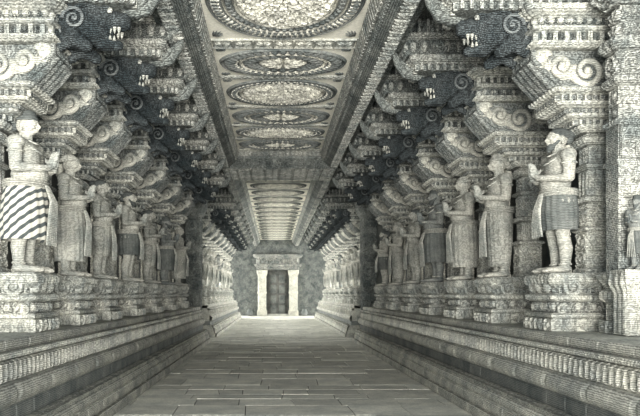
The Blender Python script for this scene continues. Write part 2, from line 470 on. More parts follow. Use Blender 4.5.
def petals(rx, ry, r0, r1, n):
    mb = MB()
    for i in range(n):
        a = 2*PI*i/n; w = PI/n*.55
        c = []
        for r, ww in ((r0, w*.5), ((r0+r1)/2, w), (r1, w*.6)):
            for q in (-1, 1): c.append((r*rx*math.cos(a+q*ww), r*ry*math.sin(a+q*ww)))
        V = [(x, y, -.05) for x, y in c]+[(x, y, -.01) for x, y in c]
        mb.add(V, [(0,1,3,2), (2,3,5,4), (0,2,8,6), (2,4,10,8), (1,7,9,3), (3,9,11,5), (0,6,7,1), (4,5,11,10)])
    mb.tube([(math.cos(a)*rx*(r0+r1)/2, math.sin(a)*ry*(r0+r1)/2, -.03) for a in np.linspace(0, 2*PI, 97)], .014, 5, False)
    return mb
def medallion(y0, y1, K, label, group=None, rx=1.10):
    t = thing('ceiling_medallion', label, 'medallion', (mx, (y0+y1)/2, CH), 0, group)
    for nm, mat, m in medallion_mesh(rx, (y1-y0)/2, K): m.build(nm, M[mat], t)
    r0, r1, n = {id(K1): (.82, .93, 64), id(K2): (.72, .90, 40), id(K3): (.80, .91, 52)}[id(K)]
    petals(rx, (y1-y0)/2, r0, r1, n).build('pale_petals', M['ringp'], t)
    return t
for a in meds: medallion(*a)
far = None; y = 24.2; FM = []
while y < 49:
    if far is None:
        far = medallion(y, y+1.45, K3, 'pale distant medallion in the row on the far ceiling', 'far ceiling medallions', 1.05)
    else: dup(far, (mx, y+.725, CH), 0, 'pale distant medallion in the row on the far ceiling', 'far ceiling medallions')
    y += 1.7
# corner leaves and carved cross bands between medallions
k = 1
for yb, hw in ((10.78, .16), (12.45, .05), (14.4, .05), (15.97, .04), (17.37, .04), (18.75, .1), (7.6, .2)):
    mb = MB(); mb.face((CL+.04, yb+hw, CH-.012), (CR-CL-.08, 0, 0), (0, -2*hw, 0), 'rosette' if hw > .08 else 'bead', .03, 2*hw, .018)
    mb.box(CL+.03, CR-.03, yb-hw-.02, yb-hw, CH-.03, CH); mb.box(CL+.03, CR-.03, yb+hw, yb+hw+.02, CH-.03, CH)
    struct(mb.build('trim_%d' % k, M['carved'])); k += 1
y = 24.05
for i in range(16):
    if y > 49.5: break
    mb = MB(); mb.box(CL+.03, CR-.03, y-.05, y+.05, CH-.05, CH)
    struct(mb.build('trim_%d' % k, M['carved'])); k += 1; y += 1.7
# spandrel foliage in the corners round the near medallions
mb = MB()
for (y0, y1, K, l) in meds:
    cy = (y0+y1)/2; hy = (y1-y0)/2
    for sx in (-1, 1):
        for sy in (-1, 1):
            for q in range(5):
                a = R(12+q*17); L = .20-.02*abs(q-2)
                p = Vector((mx+sx*1.10, cy+sy*hy*.95, CH-.006))
                d = Vector((-sx*math.cos(a), -sy*math.sin(a)*hy, 0))
                mb.tube([p, p+d*L*.5, p+d*L], [.006, .022, .004], 6)
struct(mb.build('trim_%d' % k, M['ring'])); k += 1

# ============================================================ PODIUMS
def podium(y0, y1, mirror, label, res=.025):
    t = thing('stone_podium', label, 'podium')
    f = (lambda m: m.mirror(CX)) if mirror else (lambda m: m)
    L = y1-y0
    def course(nm, mat, pts, kind, amp, cell, rs=None, label=None, fillx=3.3):
        m = MB()
        for (a, b, kd) in pts:
            m.face((a[0], y1, a[1]), (0, -L, 0), (b[0]-a[0], 0, b[1]-a[1]), kind if kd else None, amp, cell, rs or res)
        zs = [p[0][1] for p in pts]+[p[1][1] for p in pts]; xs = max([p[0][0] for p in pts]+[p[1][0] for p in pts])
        if max(zs)-min(zs) > .01: m.box(xs+.004, 4.5, y0, y1, min(zs)+.002, max(zs)-.002)
        o = f(m).build(nm, M[mat], t)
        return o
    course('bottom_step', 'podium', [((2.62, 0), (2.62, .13), 1), ((2.62, .13), (2.67, .135), 0)], 'block', .012, .55)
    course('second_step', 'podium', [((2.67, .135), (2.67, .27), 1), ((2.67, .27), (2.70, .275), 0)], 'block', .012, .7)
    course('third_step', 'podium', [((2.70, .275), (2.69, .36), 1), ((2.69, .36), (2.74, .385), 0)], 'block', .012, .9)
    course('dentil_course', 'carved', [((2.735, .385), (2.72, .43), 1), ((2.72, .43), (2.80, .44), 0)], 'dentil', .02, .07)
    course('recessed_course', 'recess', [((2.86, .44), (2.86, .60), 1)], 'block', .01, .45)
    m = MB(); ang = np.linspace(-PI/2, PI/2, 9); n = int(L/.07)
    Y = np.linspace(y1, y0, n)
    P = np.zeros((n, 9, 3))
    gr = np.clip(np.abs(((Y*1.15) % 1)-.5)*-40+20, 0, 1)
    gr = np.where(((Y*1.15) % 1) < .09, .82, 1.0)
    for i in range(9):
        P[:, i, 0] = 2.88-.095*math.cos(ang[i])*gr; P[:, i, 1] = Y; P[:, i, 2] = .70+.10*math.sin(ang[i])
    m.grid(P); m.box(2.885, 4.5, y0, y1, .602, .80); f(m).build('roll_moulding', M['podium'], t)
    course('baluster_frieze', 'podium', [((2.92, .80), (2.92, 1.0), 1)], 'baluster', .045, .115, .02)
    course('cap_course', 'carved', [((2.93, 1.0), (2.87, 1.02), 0), ((2.87, 1.02), (2.87, 1.07), 1), ((2.87, 1.07), (2.96, 1.075), 0)], 'bead', .012, .05)
    course('top_slab', 'podium', [((2.96, 1.075), (2.96, 1.175), 1), ((2.96, 1.175), (4.5, 1.18), 0)], 'block', .018, .62)
    # end face towards the gap / the viewer
    return t
podium(3.0, 22.5, False, 'long moulded stone podium along the right side of the near aisle')
podium(3.0, 22.5, True, 'long moulded stone podium along the left side of the near aisle')
podium(25.0, 44.3, False, 'far moulded stone podium on the right leading up to the doorway', .05)
podium(25.0, 44.3, True, 'far moulded stone podium on the left leading up to the doorway', .05)

# ============================================================ PILLARS (built for the right side, origin X=3.38 on the podium)
OX, OZ = 3.38, 1.18
ZA = [0, 2.10, 2.36, 2.90, 3.42, 3.86, 4.38, 5]; ZB = [0, 2.05, 2.30, 2.76, 3.20, 3.66, 4.38, 5]
def pillar(variant):
    t = thing('carved_pier', '', 'pillar')
    parts = {}
    v = variant
    X = lambda a: a-OX
    # pedestal
    m = MB()
    m.tier(X(3.10), X(4.05), -.42, .42, [(0, 0), (0, .14)], 'square', .02, .14)
    m.tier(X(3.14), X(4.02), -.38, .38, [(0, .14), (.03, .16), (.03, .19), (0, .21)], None)
    m.tier(X(3.18), X(4.0), -.35, .35, [(.0, .33), (.05, .355), (.06, .40), (.01, .43)], 'petal', .014, .06)
    m.tier(X(3.16), X(4.02), -.37, .37, [(-.02, .49), (.04, .55), (.05, .60), (.02, .66)], 'leaf' if v else 'hang', .02, .09)
    for sy in (-1, 1):
        m.spiral((X(3.36), .50), .10, 1.6, sy*.40, .030, 1, PI*.8)
        m.spiral((X(3.72), .50), .085, 1.5, sy*.39, .026, -1, 0)
        m.spiral((X(3.25), .24), .07, 1.4, sy*.38, .022, 1, 0)
    for yy in (-.2, .05, .25): m.ell((X(3.16), yy, .52), (.06, .07, .09))
    m.bosses(X(3.20), X(4.0), -.33, .33, .01, .22, .33, .15, .05, .02, True)
    m.bosses(X(3.20), X(4.0), -.33, .33, .01, .43, .49, .08, .035, .02)
    m.build('pedestal', M['carved'], t)
    m = MB()
    m.tier(X(3.20), X(4.0), -.33, .33, [(0, .21), (0, .33)], 'rosette' if v else 'figure', .035, .13)
    m.tier(X(3.20), X(4.0), -.33, .33, [(0, .43), (0, .49)], 'dentil', .03, .06)
    m.build('pedestal_frieze', M['mid'], t)  # sunk rows darker than the ledges, their shade put into the colour
    # shaft
    m = MB(); a, b = X(3.64), X(3.94); w = .15
    m.tier(a, b, -w, w, [(.03, .66), (.03, .72), (0, .75)], 'petal', .01, .06)
    m.tier(a, b, -w, w, [(0, .75), (0, 1.17)], 'scroll', .018, .21, .012)
    m.tier(a, b, -w, w, [(.0, 1.17), (.03, 1.19), (.03, 1.22), (0, 1.24)], 'bead', .01, .04)
    m.tier(a+.03, b-.03, -w+.03, w-.03, [(0, 1.24), (0, 1.52)], 'hang' if v else 'leaf', .015, .08, .012)
    m.tier(a, b, -w, w, [(0, 1.52), (.02, 1.54), (.02, 1.58), (0, 1.60)], 'dentil', .012, .04)
    m.tier(a+.02, b-.02, -w+.02, w-.02, [(0, 1.60), (0, 1.92)], 'diamond' if v else 'baluster', .014, .1, .012)
    m.tier(a, b, -w, w, [(0, 1.92), (.03, 1.94), (.03, 1.97), (0, 1.99)], None)
    m.tier(a+.02, b-.02, -w+.02, w-.02, [(0, 1.99), (0, 2.20)], 'rosette', .015, .14, .012)
    m.tier(a, b, -w, w, [(0, 2.20), (.04, 2.23), (.06, 2.28), (.02, 2.32)], 'petal', .015, .06, .012)
    m.tier(a, b, -w, w, [(.0, 2.32), (0, 2.40)], 'baluster', .015, .05, .012)
    m.remap(ZA, ZB).build('shaft', M['carved'], t)
    # slender beaded colonnette beside the statue
    m = MB(); sy = .27
    pr = [(.045, .66), (.045, .72)]
    z = .72
    while z < 2.05:
        pr += [(.022, z), (.034, z+.025), (.022, z+.05)]; z += .05
    pr += [(.04, 2.12), (.05, 2.2), (.05, 2.33)]
    m.lathe(pr, (0, 0), 8)
    m.build('colonnette', M['pale'], t, loc=(X(3.57), sy, 0), label='pale slender beaded colonnette')
    # capital: spreading tiers, pale ledges over darker carved rows
    m = MB(); a, b = X(3.26), X(4.0)
    m.tier(X(3.54), b, -.22, .22, [(-.02, 2.34), (.03, 2.40), (.03, 2.44)], 'petal', .016, .07)
    m.tier(X(3.40), b, -.26, .26, [(-.03, 2.50), (.03, 2.53), (.03, 2.57), (0, 2.58)], 'hang', .018, .075)
    m.tier(X(3.26), b, -.31, .31, [(-.06, 2.64), (.02, 2.68), (.03, 2.72), (0, 2.73)], 'hang', .018, .08)
    m.tier(X(3.20), b, -.36, .36, [(-.05, 2.80), (.03, 2.84), (.04, 2.88), (.02, 2.90)], 'petal', .02, .08)
    m.bosses(X(3.48), b, -.22, .22, .012, 2.44, 2.50, .075, .03)
    m.bosses(X(3.36), b, -.26, .26, .014, 2.58, 2.645, .085, .024, .02, True)
    m.bosses(X(3.24), b, -.31, .31, .014, 2.73, 2.80, .09, .04)
    m.remap(ZA, ZB).build('capital', M['carved'], t)
    m = MB()
    m.tier(X(3.48), b, -.22, .22, [(0, 2.43), (0, 2.51)], 'dentil', .03, .07)
    m.tier(X(3.36), b, -.26, .26, [(0, 2.57), (0, 2.65)], 'bead', .03, .07)
    m.tier(X(3.24), b, -.31, .31, [(0, 2.72), (0, 2.81)], 'dentil', .035, .08)
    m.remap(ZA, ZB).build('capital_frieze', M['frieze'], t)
    # scroll bracket
    vol = []; m = MB()
    pts = [(X(4.0), 2.90), (X(3.20), 2.90), (X(2.92), 3.26), (X(2.92), 3.42), (X(4.0), 3.42)]
    m.prism(pts, -.29, .29)
    for sy in (-1, 1):
        for (cx, cz, r, sg, st) in ((3.56, 3.13, .18, 1, PI), (3.27, 3.20, .13, -1, 0), (3.85, 3.2, .14, -1, PI/2), (3.05, 3.32, .075, 1, 0)):
            vol.append(((X(cx), sy*.31, cz), r, sg, st))
        m.tube([(X(3.95), sy*.30, 2.94), (X(3.75), sy*.31, 2.96), (X(3.5), sy*.31, 2.93), (X(3.25), sy*.30, 2.94), (X(3.08), sy*.30, 3.12), (X(2.95), sy*.30, 3.28), (X(2.95), sy*.30, 3.42)],
               [.03, .03, .03, .03, .035, .035, .03], 8)
    for q in range(5):      # bold bands running down the slanting underside
        yy = -.24+.12*q
        m.tube([(X(3.20), yy, 2.90), (X(3.06), yy, 3.08), (X(2.92), yy, 3.26)], [.035, .045, .035], 8)
    m.face((X(2.915), .28, 3.28), (0, -.56, 0), (0, 0, .12), 'rosette', .02, .12)
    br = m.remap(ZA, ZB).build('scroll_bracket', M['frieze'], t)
    for sy in (-1, 1):
        for (lx, lz, a0, a1, ln) in ((3.42, 3.02, 100, 175, .17), (3.12, 3.13, 60, 150, .15), (3.72, 3.04, 20, 110, .15), (3.97, 3.02, 70, 130, .2)):
            q = MB()
            for k_ in range(5):
                aa = R(a0+(a1-a0)*k_/4); dx, dz = math.cos(aa), math.sin(aa)
                q.tube([(X(lx), sy*.30, lz), (X(lx)+dx*ln*.6, sy*.325, lz+dz*ln*.6), (X(lx)+dx*ln-.02*dz, sy*.305, lz+dz*ln+.02*dx)], [.010, .024, .006], 6)
            q.remap(ZA, ZB).build('leaf_scroll', M['lit_pale'], br)
    for (c3, r, sg, st) in vol:
        q = MB(); q.spiral((0, 0), r, 1.7, 0, .044, sg, st); q.build('volute', M['lit_pale'], br, True, (c3[0], c3[1], float(np.interp(c3[2], ZA, ZB))))
    # cornice
    m = MB(); a, b = X(2.92), X(4.05)
    m.tier(a, b, -.42, .42, [(-.05, 3.40), (.03, 3.44), (.03, 3.47)], 'petal', .016, .07)
    m.tier(a, b, -.42, .42, [(-.02, 3.58), (.03, 3.60), (.03, 3.63), (-.02, 3.65)], None)
    m.tier(a, b, -.42, .42, [(-.03, 3.74), (.08, 3.79), (.10, 3.83), (.04, 3.86)], 'hang', .02, .08)
    m.bosses(a, b, -.42, .42, -.045, 3.48, 3.58, .13, .05, .03, bool(v))
    m.bosses(a, b, -.42, .42, -.035, 3.66, 3.745, .105, .045, .03, not v)
    m.remap(ZA, ZB).build('cornice', M['carved'], t)
    m = MB()
    m.tier(a, b, -.42, .42, [(-.07, 3.47), (-.07, 3.58)], 'dentil' if v else 'figure', .05, .12)
    m.tier(a, b, -.42, .42, [(-.06, 3.65), (-.06, 3.74)], 'square' if v else 'rosette', .05, .12)
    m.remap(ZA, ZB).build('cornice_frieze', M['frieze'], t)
    # upper corbel stepping in over the aisle
    m = MB()
    m.tier(X(2.10), X(4.05), -.28, .28, [(0, 3.86), (0, 3.93)], 'dentil', .03, .10, .02)
    m.tier(X(1.95), X(4.05), -.28, .28, [(0, 4.02), (0, 4.18)], 'scroll', .04, .17, .016)
    m.tier(X(1.80), X(4.05), -.30, .30, [(0, 4.24), (0, 4.38)], 'figure', .04, .14, .016)
    for sy in (-1, 1):
        m.spiral((X(2.40), 4.10), .09, 1.8, sy*.33, .024, -1, 0)
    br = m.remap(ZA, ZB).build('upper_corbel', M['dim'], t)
    m = MB()
    m.tier(X(2.02), X(4.05), -.34, .34, [(-.03, 3.93), (.04, 3.96), (.04, 4.0), (-.02, 4.02)], 'petal', .02, .10, .02)
    m.tier(X(1.86), X(4.05), -.34, .34, [(-.03, 4.18), (.02, 4.20), (.03, 4.23), (-.02, 4.245)], 'hang', .02, .10, .02)
    m.bosses(X(2.10), X(4.05), -.28, .28, .02, 3.86, 3.93, .11, .04)
    m.bosses(X(1.95), X(4.05), -.28, .28, .02, 4.04, 4.17, .16, .05, .03, True)
    m.bosses(X(1.80), X(4.05), -.30, .30, .02, 4.25, 4.38, .13, .04)
    m.remap(ZA, ZB).build('corbel_ledge', M['mid'], t)
    # curled leaf hanging under the inner end of the corbel
    m = MB()
    m.tube([(X(2.30), 0, 3.98), (X(2.12), 0, 3.90), (X(1.96), 0, 3.92), (X(1.84), 0, 4.02), (X(1.78), 0, 4.12)], [.10, .11, .09, .06, .03], 10)
    for sy in (-1, 1): m.spiral((X(2.02), 3.98), .08, 1.5, sy*.10, .026, 1, PI)
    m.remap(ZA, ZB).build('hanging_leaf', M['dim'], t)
    return t
P0 = pillar(0); P1 = pillar(1)

# ============================================================ BEAST BRACKETS (rearing beasts under the upper corbels)
def beast():
    """faces -x; origin at the pillar's origin"""
    X = lambda a: a-OX+.10
    m = MB()
    m.cap((X(2.95), 0, 3.62), (X(2.60), 0, 3.62), .21, .21, 16)     # body springing from the bracket
    m.ell((X(2.70), 0, 3.62), (.28, .23, .24), 16, 12)
    m.ell((X(2.46), 0, 3.66), (.26, .23, .25), 16, 12)     # head
    m.cap((X(2.38), 0, 3.72), (X(2.14), 0, 3.68), .15, .10, 14)   # upper jaw
    m.cap((X(2.38), 0, 3.46), (X(2.19), 0, 3.42), .10, .06, 12)   # lower jaw
    m.cap((X(2.12), 0, 3.73), (X(2.06), 0, 3.83), .06, .03, 10)     # curled snout
    for s in (-1, 1):
        m.ell((X(2.30), s*.15, 3.80), (.065, .05, .06))                       # eye
        m.tube([(X(2.20), s*.15, 3.84), (X(2.28), s*.19, 3.89), (X(2.38), s*.19, 3.87), (X(2.42), s*.20, 3.80)], [.02, .03, .03, .02], 8)
        m.cap((X(2.46), s*.17, 3.80), (X(2.58), s*.26, 3.90), .06, .02, 8)        # ear
        m.cap((X(2.68), s*.19, 3.46), (X(2.50), s*.20, 3.34), .10, .07, 10)     # tucked foreleg
        m.cap((X(2.92), s*.19, 3.50), (X(2.80), s*.20, 3.36), .12, .08, 10)      # haunch
        for ring in range(3):
            for k_ in range(11-ring):                                       # mane curls
                a = R(-85+k_*20+ring*8); r = .19+.055*ring
                m.ell((X(2.54)+math.cos(a)*r*.55+.06*ring, s*(.215-.012*ring), 3.63+math.sin(a)*r), (.034, .05, .034), 8, 6)
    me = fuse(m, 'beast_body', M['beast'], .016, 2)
    t = thing('beast_bracket', '', 'carved beast')
    link('body', me, t)
    for s in (-1, 1):
      for m, up in ((MB(), True), (MB(), False)):
        for k_ in range(6):
            x = X(2.40)-k_*.046
            if up: m.lathe([(.021, 0), (.015, -.04), (.001, -.075)], (0, 0), 6)
            if up: m.v[-1] = m.v[-1]+np.array([x, s*(.12-.009*k_), 3.60])
            if not up and k_ < 5:
                m.lathe([(.019, 0), (.013, .04), (.001, .07)], (0, 0), 6)
                m.v[-1] = m.v[-1]+np.array([x+.01, s*(.085-.006*k_), 3.50-.012*k_])
        m.build('teeth', M['lit_pale'], t, label='pale bared teeth')
    for s in (-1, 1):
        for c3, r, tn, sg, st in (((X(2.64), s*.245, 3.64), .13, 1.8, 1, 0), ((X(2.86), s*.225, 3.50), .10, 1.6, -1, 1)):
            m = MB(); m.spiral((0, 0), r, tn, 0, .022, sg, st); m.build('mane_curl', M['mane'], t, True, c3)
        m = MB(); m.ell((X(2.255), s*.155, 3.765), (.034, .03, .034), 10, 8)
        m.build('eye', M['mid'], t, True)
    return t
BE = beast()

# ============================================================ STATUES
def statue(kind):
    """standing worshipper, palms joined at the chest; local frame faces -y"""
    p = dict(
      striped=dict(body='stat', skirt='stripe', hem=.36, flare=1.22, hat='crown', beard=0, belly=1.12, dx=0),
      bearded=dict(body='stat', skirt='cloth', hem=.52, flare=1.1, hat='bun', beard=1, belly=1.0),
      slim=dict(body='stat2', skirt='stat', hem=.42, flare=1.0, hat='bun', beard=0, belly=.9),
      long=dict(body='stat', skirt='stat2', hem=.16, flare=1.0, hat='crown', beard=0, belly=.95),
      dark=dict(body='sdark', skirt='cloth', hem=.38, flare=1.15, hat='crown', beard=1, belly=1.1),
      pale=dict(body='stat', skirt='stat', hem=.22, flare=1.08, hat='turban', beard=0, belly=1.05))[kind]
    t = thing('worshipper_statue', '', 'statue')
    b = p['belly']; m = MB()
    for s in (-1, 1):
        m.cap((s*.095, .035, .055), (s*.115, -.155, .035), .05, .036, 12)
        m.ell((s*.115, -.17, .03), (.045, .05, .028), 10, 6)
        m.cap((s*.095, .02, .08), (s*.10, .025, .30), .046, .066, 12)
        m.cap((s*.10, .025, .30), (s*.10, -.01, .48), .066, .064, 12)
        m.cap((s*.10, -.01, .48), (s*.10, .0, .86), .066, .108, 14)
        # arm
        m.ell((s*.20, 0, 1.405), (.08, .08, .08))
        m.cap((s*.215, .0, 1.39), (s*.25, -.02, 1.12), .066, .054, 12)
        m.cap((s*.25, -.02, 1.12), (s*.065, -.225, 1.145), .054, .036, 12)
        # palm and fingers, palms pressed together pointing up
        m.ell((s*.022, -.255, 1.205), (.018, .042, .055), 12, 8)
        m.cap((s*.065, -.225, 1.145), (s*.024, -.25, 1.18), .036, .026, 10)
        for q, ln in enumerate((.068, .082, .088, .076)):
            yy = -.224-.021*q
            k1 = (s*.013, yy-.008, 1.25+ln*.45); k2 = (s*.009, yy-.020, 1.25+ln)
            m.cap((s*.018, yy, 1.235), k1, .0105, .0098, 8); m.cap(k1, k2, .0098, .0082, 8)
        m.cap((s*.020, -.225, 1.185), (s*.018, -.192, 1.225), .012, .011, 8)
        m.cap((s*.018, -.192, 1.225), (s*.014, -.186, 1.26), .011, .009, 8)
        # ear with long lobe
        m.ell((s*.088, .0, 1.625), (.016, .026, .038)); m.cap((s*.09, .0, 1.60), (s*.094, .0, 1.56), .014, .011, 8)
        # eyes and brows
        m.ell((s*.034, -.098, 1.638), (.019, .016, .013)); m.cap((s*.014, -.106, 1.668), (s*.058, -.090, 1.672), .011, .008, 6)
        m.ell((s*.045, -.075, 1.60), (.03, .03, .028))
    m.ell((0, .01, .93), (.175*b, .135*b, .15), 20, 12)
    m.ell((0, -.035*b, 1.08), (.165*b, .145*b, .14), 20, 12)
    m.ell((0, .0, 1.27), (.185, .125, .19), 20, 12)
    m.cap((-.15, .0, 1.40), (.15, .0, 1.40), .078, .078, 14)
    m.cap((0, .01, 1.42), (0, -.005, 1.56), .068, .058, 12)
    m.ell((0, -.012, 1.645), (.086, .102, .115), 20, 14)
    m.ell((0, -.05, 1.575), (.055, .055, .045), 14, 10)
    m.cap((0, -.104, 1.65), (0, -.122, 1.612), .013, .019, 8)
    m.ell((-.0, -.108, 1.578), (.028, .012, .008)); m.ell((0, -.106, 1.562), (.024, .012, .008))
    link('body', fuse(m, kind+'_body', M[p['body']], .0085, 2), t)
    # skirt
    m = MB(); hem = p['hem']; fl_ = p['flare']; pr = []
    for i in range(16):
        q = i/15; z = 1.0-(1.0-hem)*q
        pr.append((.185*b*(1+.10*math.sin(q*PI))*(1+(fl_-1)*q)*(1-.18*q if fl_ <= 1.05 else 1), z))
    pr = pr[::-1]
    inner = [(r-.02, z) for r, z in pr][::-1]
    m.lathe(pr+inner+[pr[0]], (0, 0), 72, 1, .80, .035, 18, cap=False)
    m.build('skirt', M[p['skirt']], t, smooth=True)
    # hanging sash with fan folds in front, waist cord
    m = MB()
    for k_ in range(3):
        z = 1.0-.028*k_; r = .192*b+.006
        m.tube([(math.cos(a)*r, math.sin(a)*r*.82, z) for a in np.linspace(0, 2*PI, 33)], .014, 6, False)
    for k_ in range(5):
        x = (k_-2)*.026
        m.tube([(x*.4, -.172*b, .96), (x, -.205*b*fl_**.5, .78), (x*1.4, -.20*fl_, .60), (x*1.9, -.19*fl_, max(.30, hem-.08))], [.014, .017, .016, .010], 6)
    m.build('sash', M['stat'], t)
    # necklace, armlets, wrist rings, anklets
    m = MB()
    for k_, (r, z0, dz) in enumerate(((.085, 1.47, .05), (.115, 1.44, .12))):
        m.tube([(math.cos(a)*r, math.sin(a)*r*.95-.01-.02*max(0, -math.sin(a)), z0-dz*max(0, -math.sin(a))) for a in np.linspace(0, 2*PI, 25)], .011, 6, False)
    m.build('necklace', M['carved'], t, smooth=True)
    for s in (-1, 1):
        for (nm, cx, cy, cz, r) in (('armlet', s*.228, -.008, 1.30, .066), ('bracelet', s*.10, -.20, 1.135, .040), ('anklet', s*.096, .02, .11, .054)):
            m = MB()
            m.tube([(math.cos(a)*r, math.sin(a)*r, 0) for a in np.linspace(0, 2*PI, 17)], .012, 6, False)
            m.build(nm, M['carved'], t, smooth=True, loc=(cx, cy, cz))
    # headgear and hair
    m = MB()
    if p['hat'] == 'crown':
        m.lathe([(.094, 1.675), (.102, 1.69), (.102, 1.71), (.092, 1.72), (.088, 1.75), (.07, 1.785), (.04, 1.80), (.02, 1.815), (.001, 1.82)], (0, .0), 20, 1, 1.12, .03, 10)
        m.ell((0, .085, 1.66), (.075, .05, .07)); m.ell((0, .11, 1.62), (.05, .05, .05))
        nm = 'crown'
    elif p['hat'] == 'bun':
        m.ell((0, .012, 1.69), (.094, .108, .085), 16, 10); m.ell((.0, .12, 1.70), (.062, .06, .062), 12, 8); m.ell((0, .10, 1.63), (.06, .05, .06), 12, 8)
        for a in np.linspace(0, PI, 9): m.ell((math.cos(a)*.09, .02-.095*math.sin(a), 1.695), (.018, .016, .016), 8, 6)
        nm = 'hair'
    else:
        for k_ in range(3):
            m.tube([(math.cos(a)*(.098-.014*k_), .012+math.sin(a)*(.112-.016*k_), 1.685+.028*k_+.010*math.sin(a*2+k_)) for a in np.linspace(0, 2*PI, 25)], .021, 8, False)
        m.ell((0, .012, 1.74), (.07, .08, .055)); nm = 'turban'
    m.build(nm, M['hair'] if kind in ('bearded', 'striped', 'dark', 'slim') else M['stat2'], t, smooth=True)
    if p['beard']:
        m = MB(); m.ell((0, -.075, 1.54), (.05, .042, .055), 12, 8); m.cap((0, -.085, 1.53), (0, -.095, 1.485), .034, .02, 8)
        for s in (-1, 1): m.cap((s*.07, -.03, 1.60), (s*.04, -.075, 1.545), .018, .022, 8)
        link('beard', fuse(m, 'beard', M['hair'], .009, 1), t)
    return t
ST = {k_: statue(k_) for k_ in ('striped', 'bearded', 'slim', 'long', 'dark', 'pale')}

# ============================================================ PLACING THE COLONNADES
used = set()
def place(proto, loc, rz, label, group=None, scale=None):
    if proto.name not in used:
        used.add(proto.name); proto.location = loc; proto.rotation_euler = (0, 0, rz)
        if scale: proto.scale = scale
        proto['label'] = label
        if group: proto['group'] = group
        return proto
    return dup(proto, loc, rz, label, group, scale)
def fixcol(p, side):      # the colonnette stands on the far side of the statue
    for c in p.children:
        if c.name.startswith('colonnette'): c.location.y = .215 if side == 'R' else -.215
XR = 3.38; XL = 2*CX-3.38
ordn = ['first', 'second', 'third', 'fourth', 'fifth', 'sixth', 'seventh']
LD = [7.8, 9.5, 11.2, 13.3, 15.5, 17.8, 20.3]
RD = [8.0, 10.1, 11.95, 14.0, 16.1, 18.3, 20.6]
LS = [('striped', 1.04, 'large statue in a boldly striped skirt at the far left edge, palms joined'),
      ('pale', .96, 'pale turbaned statue with joined palms beside the striped-skirt statue'),
      ('slim', .93, 'slender grey statue in a narrow skirt, third from the left edge'),
      ('bearded', 1.0, 'bearded statue in a dark knee-length skirt, fourth from the left edge'),
      ('slim', .95, 'small grey praying statue, fifth from the front on the left'),
      ('dark', 1.0, 'dark praying statue, sixth from the front on the left'),
      ('pale', 1.0, 'praying statue last before the gap in the left colonnade')]
RS = [('bearded', .97, 'bearded statue with hair bun and dark skirt, nearest on the right, palms joined'),
      ('long', 1.03, 'pale statue in a long grey skirt, second from the front on the right'),
      ('pale', 1.03, 'stout pale turbaned statue, third from the front on the right'),
      ('dark', 1.08, 'blackened statue standing fourth from the front on the right'),
      ('slim', 1.0, 'grey praying statue, fifth from the front on the right'),
      ('long', .95, 'long-skirted praying statue, sixth from the front on the right'),
      ('bearded', .95, 'praying statue last before the gap in the right colonnade')]
for side, DD, SS, x0, rz, word in (('R', RD, RS, XR, 0, 'right'), ('L', LD, LS, XL, PI, 'left')):
    for i, D in enumerate(DD):
        pos = 'nearest on the %s' % word if i == 0 else ('last before the gap on the %s' % word if i == 6 else '%s from the front on the %s' % (ordn[i], word))
        pl = place(P0 if i % 2 == 0 else P1, (x0, D, OZ), rz, 'carved stone pillar with scroll bracket and cornice, '+pos)
        fixcol(pl, side)
        place(BE, (x0, D, OZ-.14), rz, 'blackened snarling beast bracket under the corbel, '+pos)
        k_, sc, lab = SS[i]
        # face the aisle, turned a little to the entrance
        turn = R(-90+4) if side == 'R' else R(90-4)
        place(ST[k_], (x0-(.02 if side == 'R' else -.02), D, OZ+.66), turn, lab, None, (sc*1.2, sc*1.25, sc))
FD = [26.0+2.15*i for i in range(9)]
for side, x0, rz, word in (('R', XR, 0, 'right'), ('L', XL, PI, 'left')):
    for i, D in enumerate(FD):
        pl = place(P0 if i % 2 else P1, (x0, D, OZ), rz, 'small distant carved pillar in the %s colonnade beyond the gap' % word, 'distant pillars on the '+word)
        fixcol(pl, side)
        place(BE, (x0, D, OZ-.14), rz, 'tiny distant beast bracket in the %s colonnade beyond the gap' % word, 'distant beast brackets on the '+word)
        k_ = ('pale', 'slim', 'long', 'pale', 'dark')[i % 5]
        place(ST[k_], (x0, D, OZ+.66), R(-76) if side == 'R' else R(76), 'tiny distant praying statue in the %s colonnade beyond the gap' % word, 'distant statues on the '+word, (1, 1, 1))

# tall plain piers at the gap, where the run of the podium breaks
for sx, word in ((0, 'left'), (1, 'right')):
    t = thing('gap_pier', 'dark full-height square pier at the gap on the %s side' % word, 'pier', (0, 0, 0))
    m = MB(); m.tier(3.0, 3.5, 22.95, 23.45, [(.08, 0), (.08, .3), (0, .4), (0, 1.6)], 'square', .02, .25, .04)
    if not sx: m.mirror(CX)
    m.build('base', M['dim'], t)
    m = MB(); m.tier(3.0, 3.5, 22.95, 23.45, [(0, 1.6), (0, 4.2)], 'scroll', .03, .5, .04)
    if not sx: m.mirror(CX)
    m.build('shaft', M['dim'], t)
    m = MB(); m.tier(3.0, 3.5, 22.95, 23.45, [(0, 4.2), (.15, 4.5), (.15, 4.8), (.3, 5.1), (.3, 5.57)], 'petal', .03, .15, .04)
    if not sx: m.mirror(CX)
    m.build('capital', M['dim'], t)

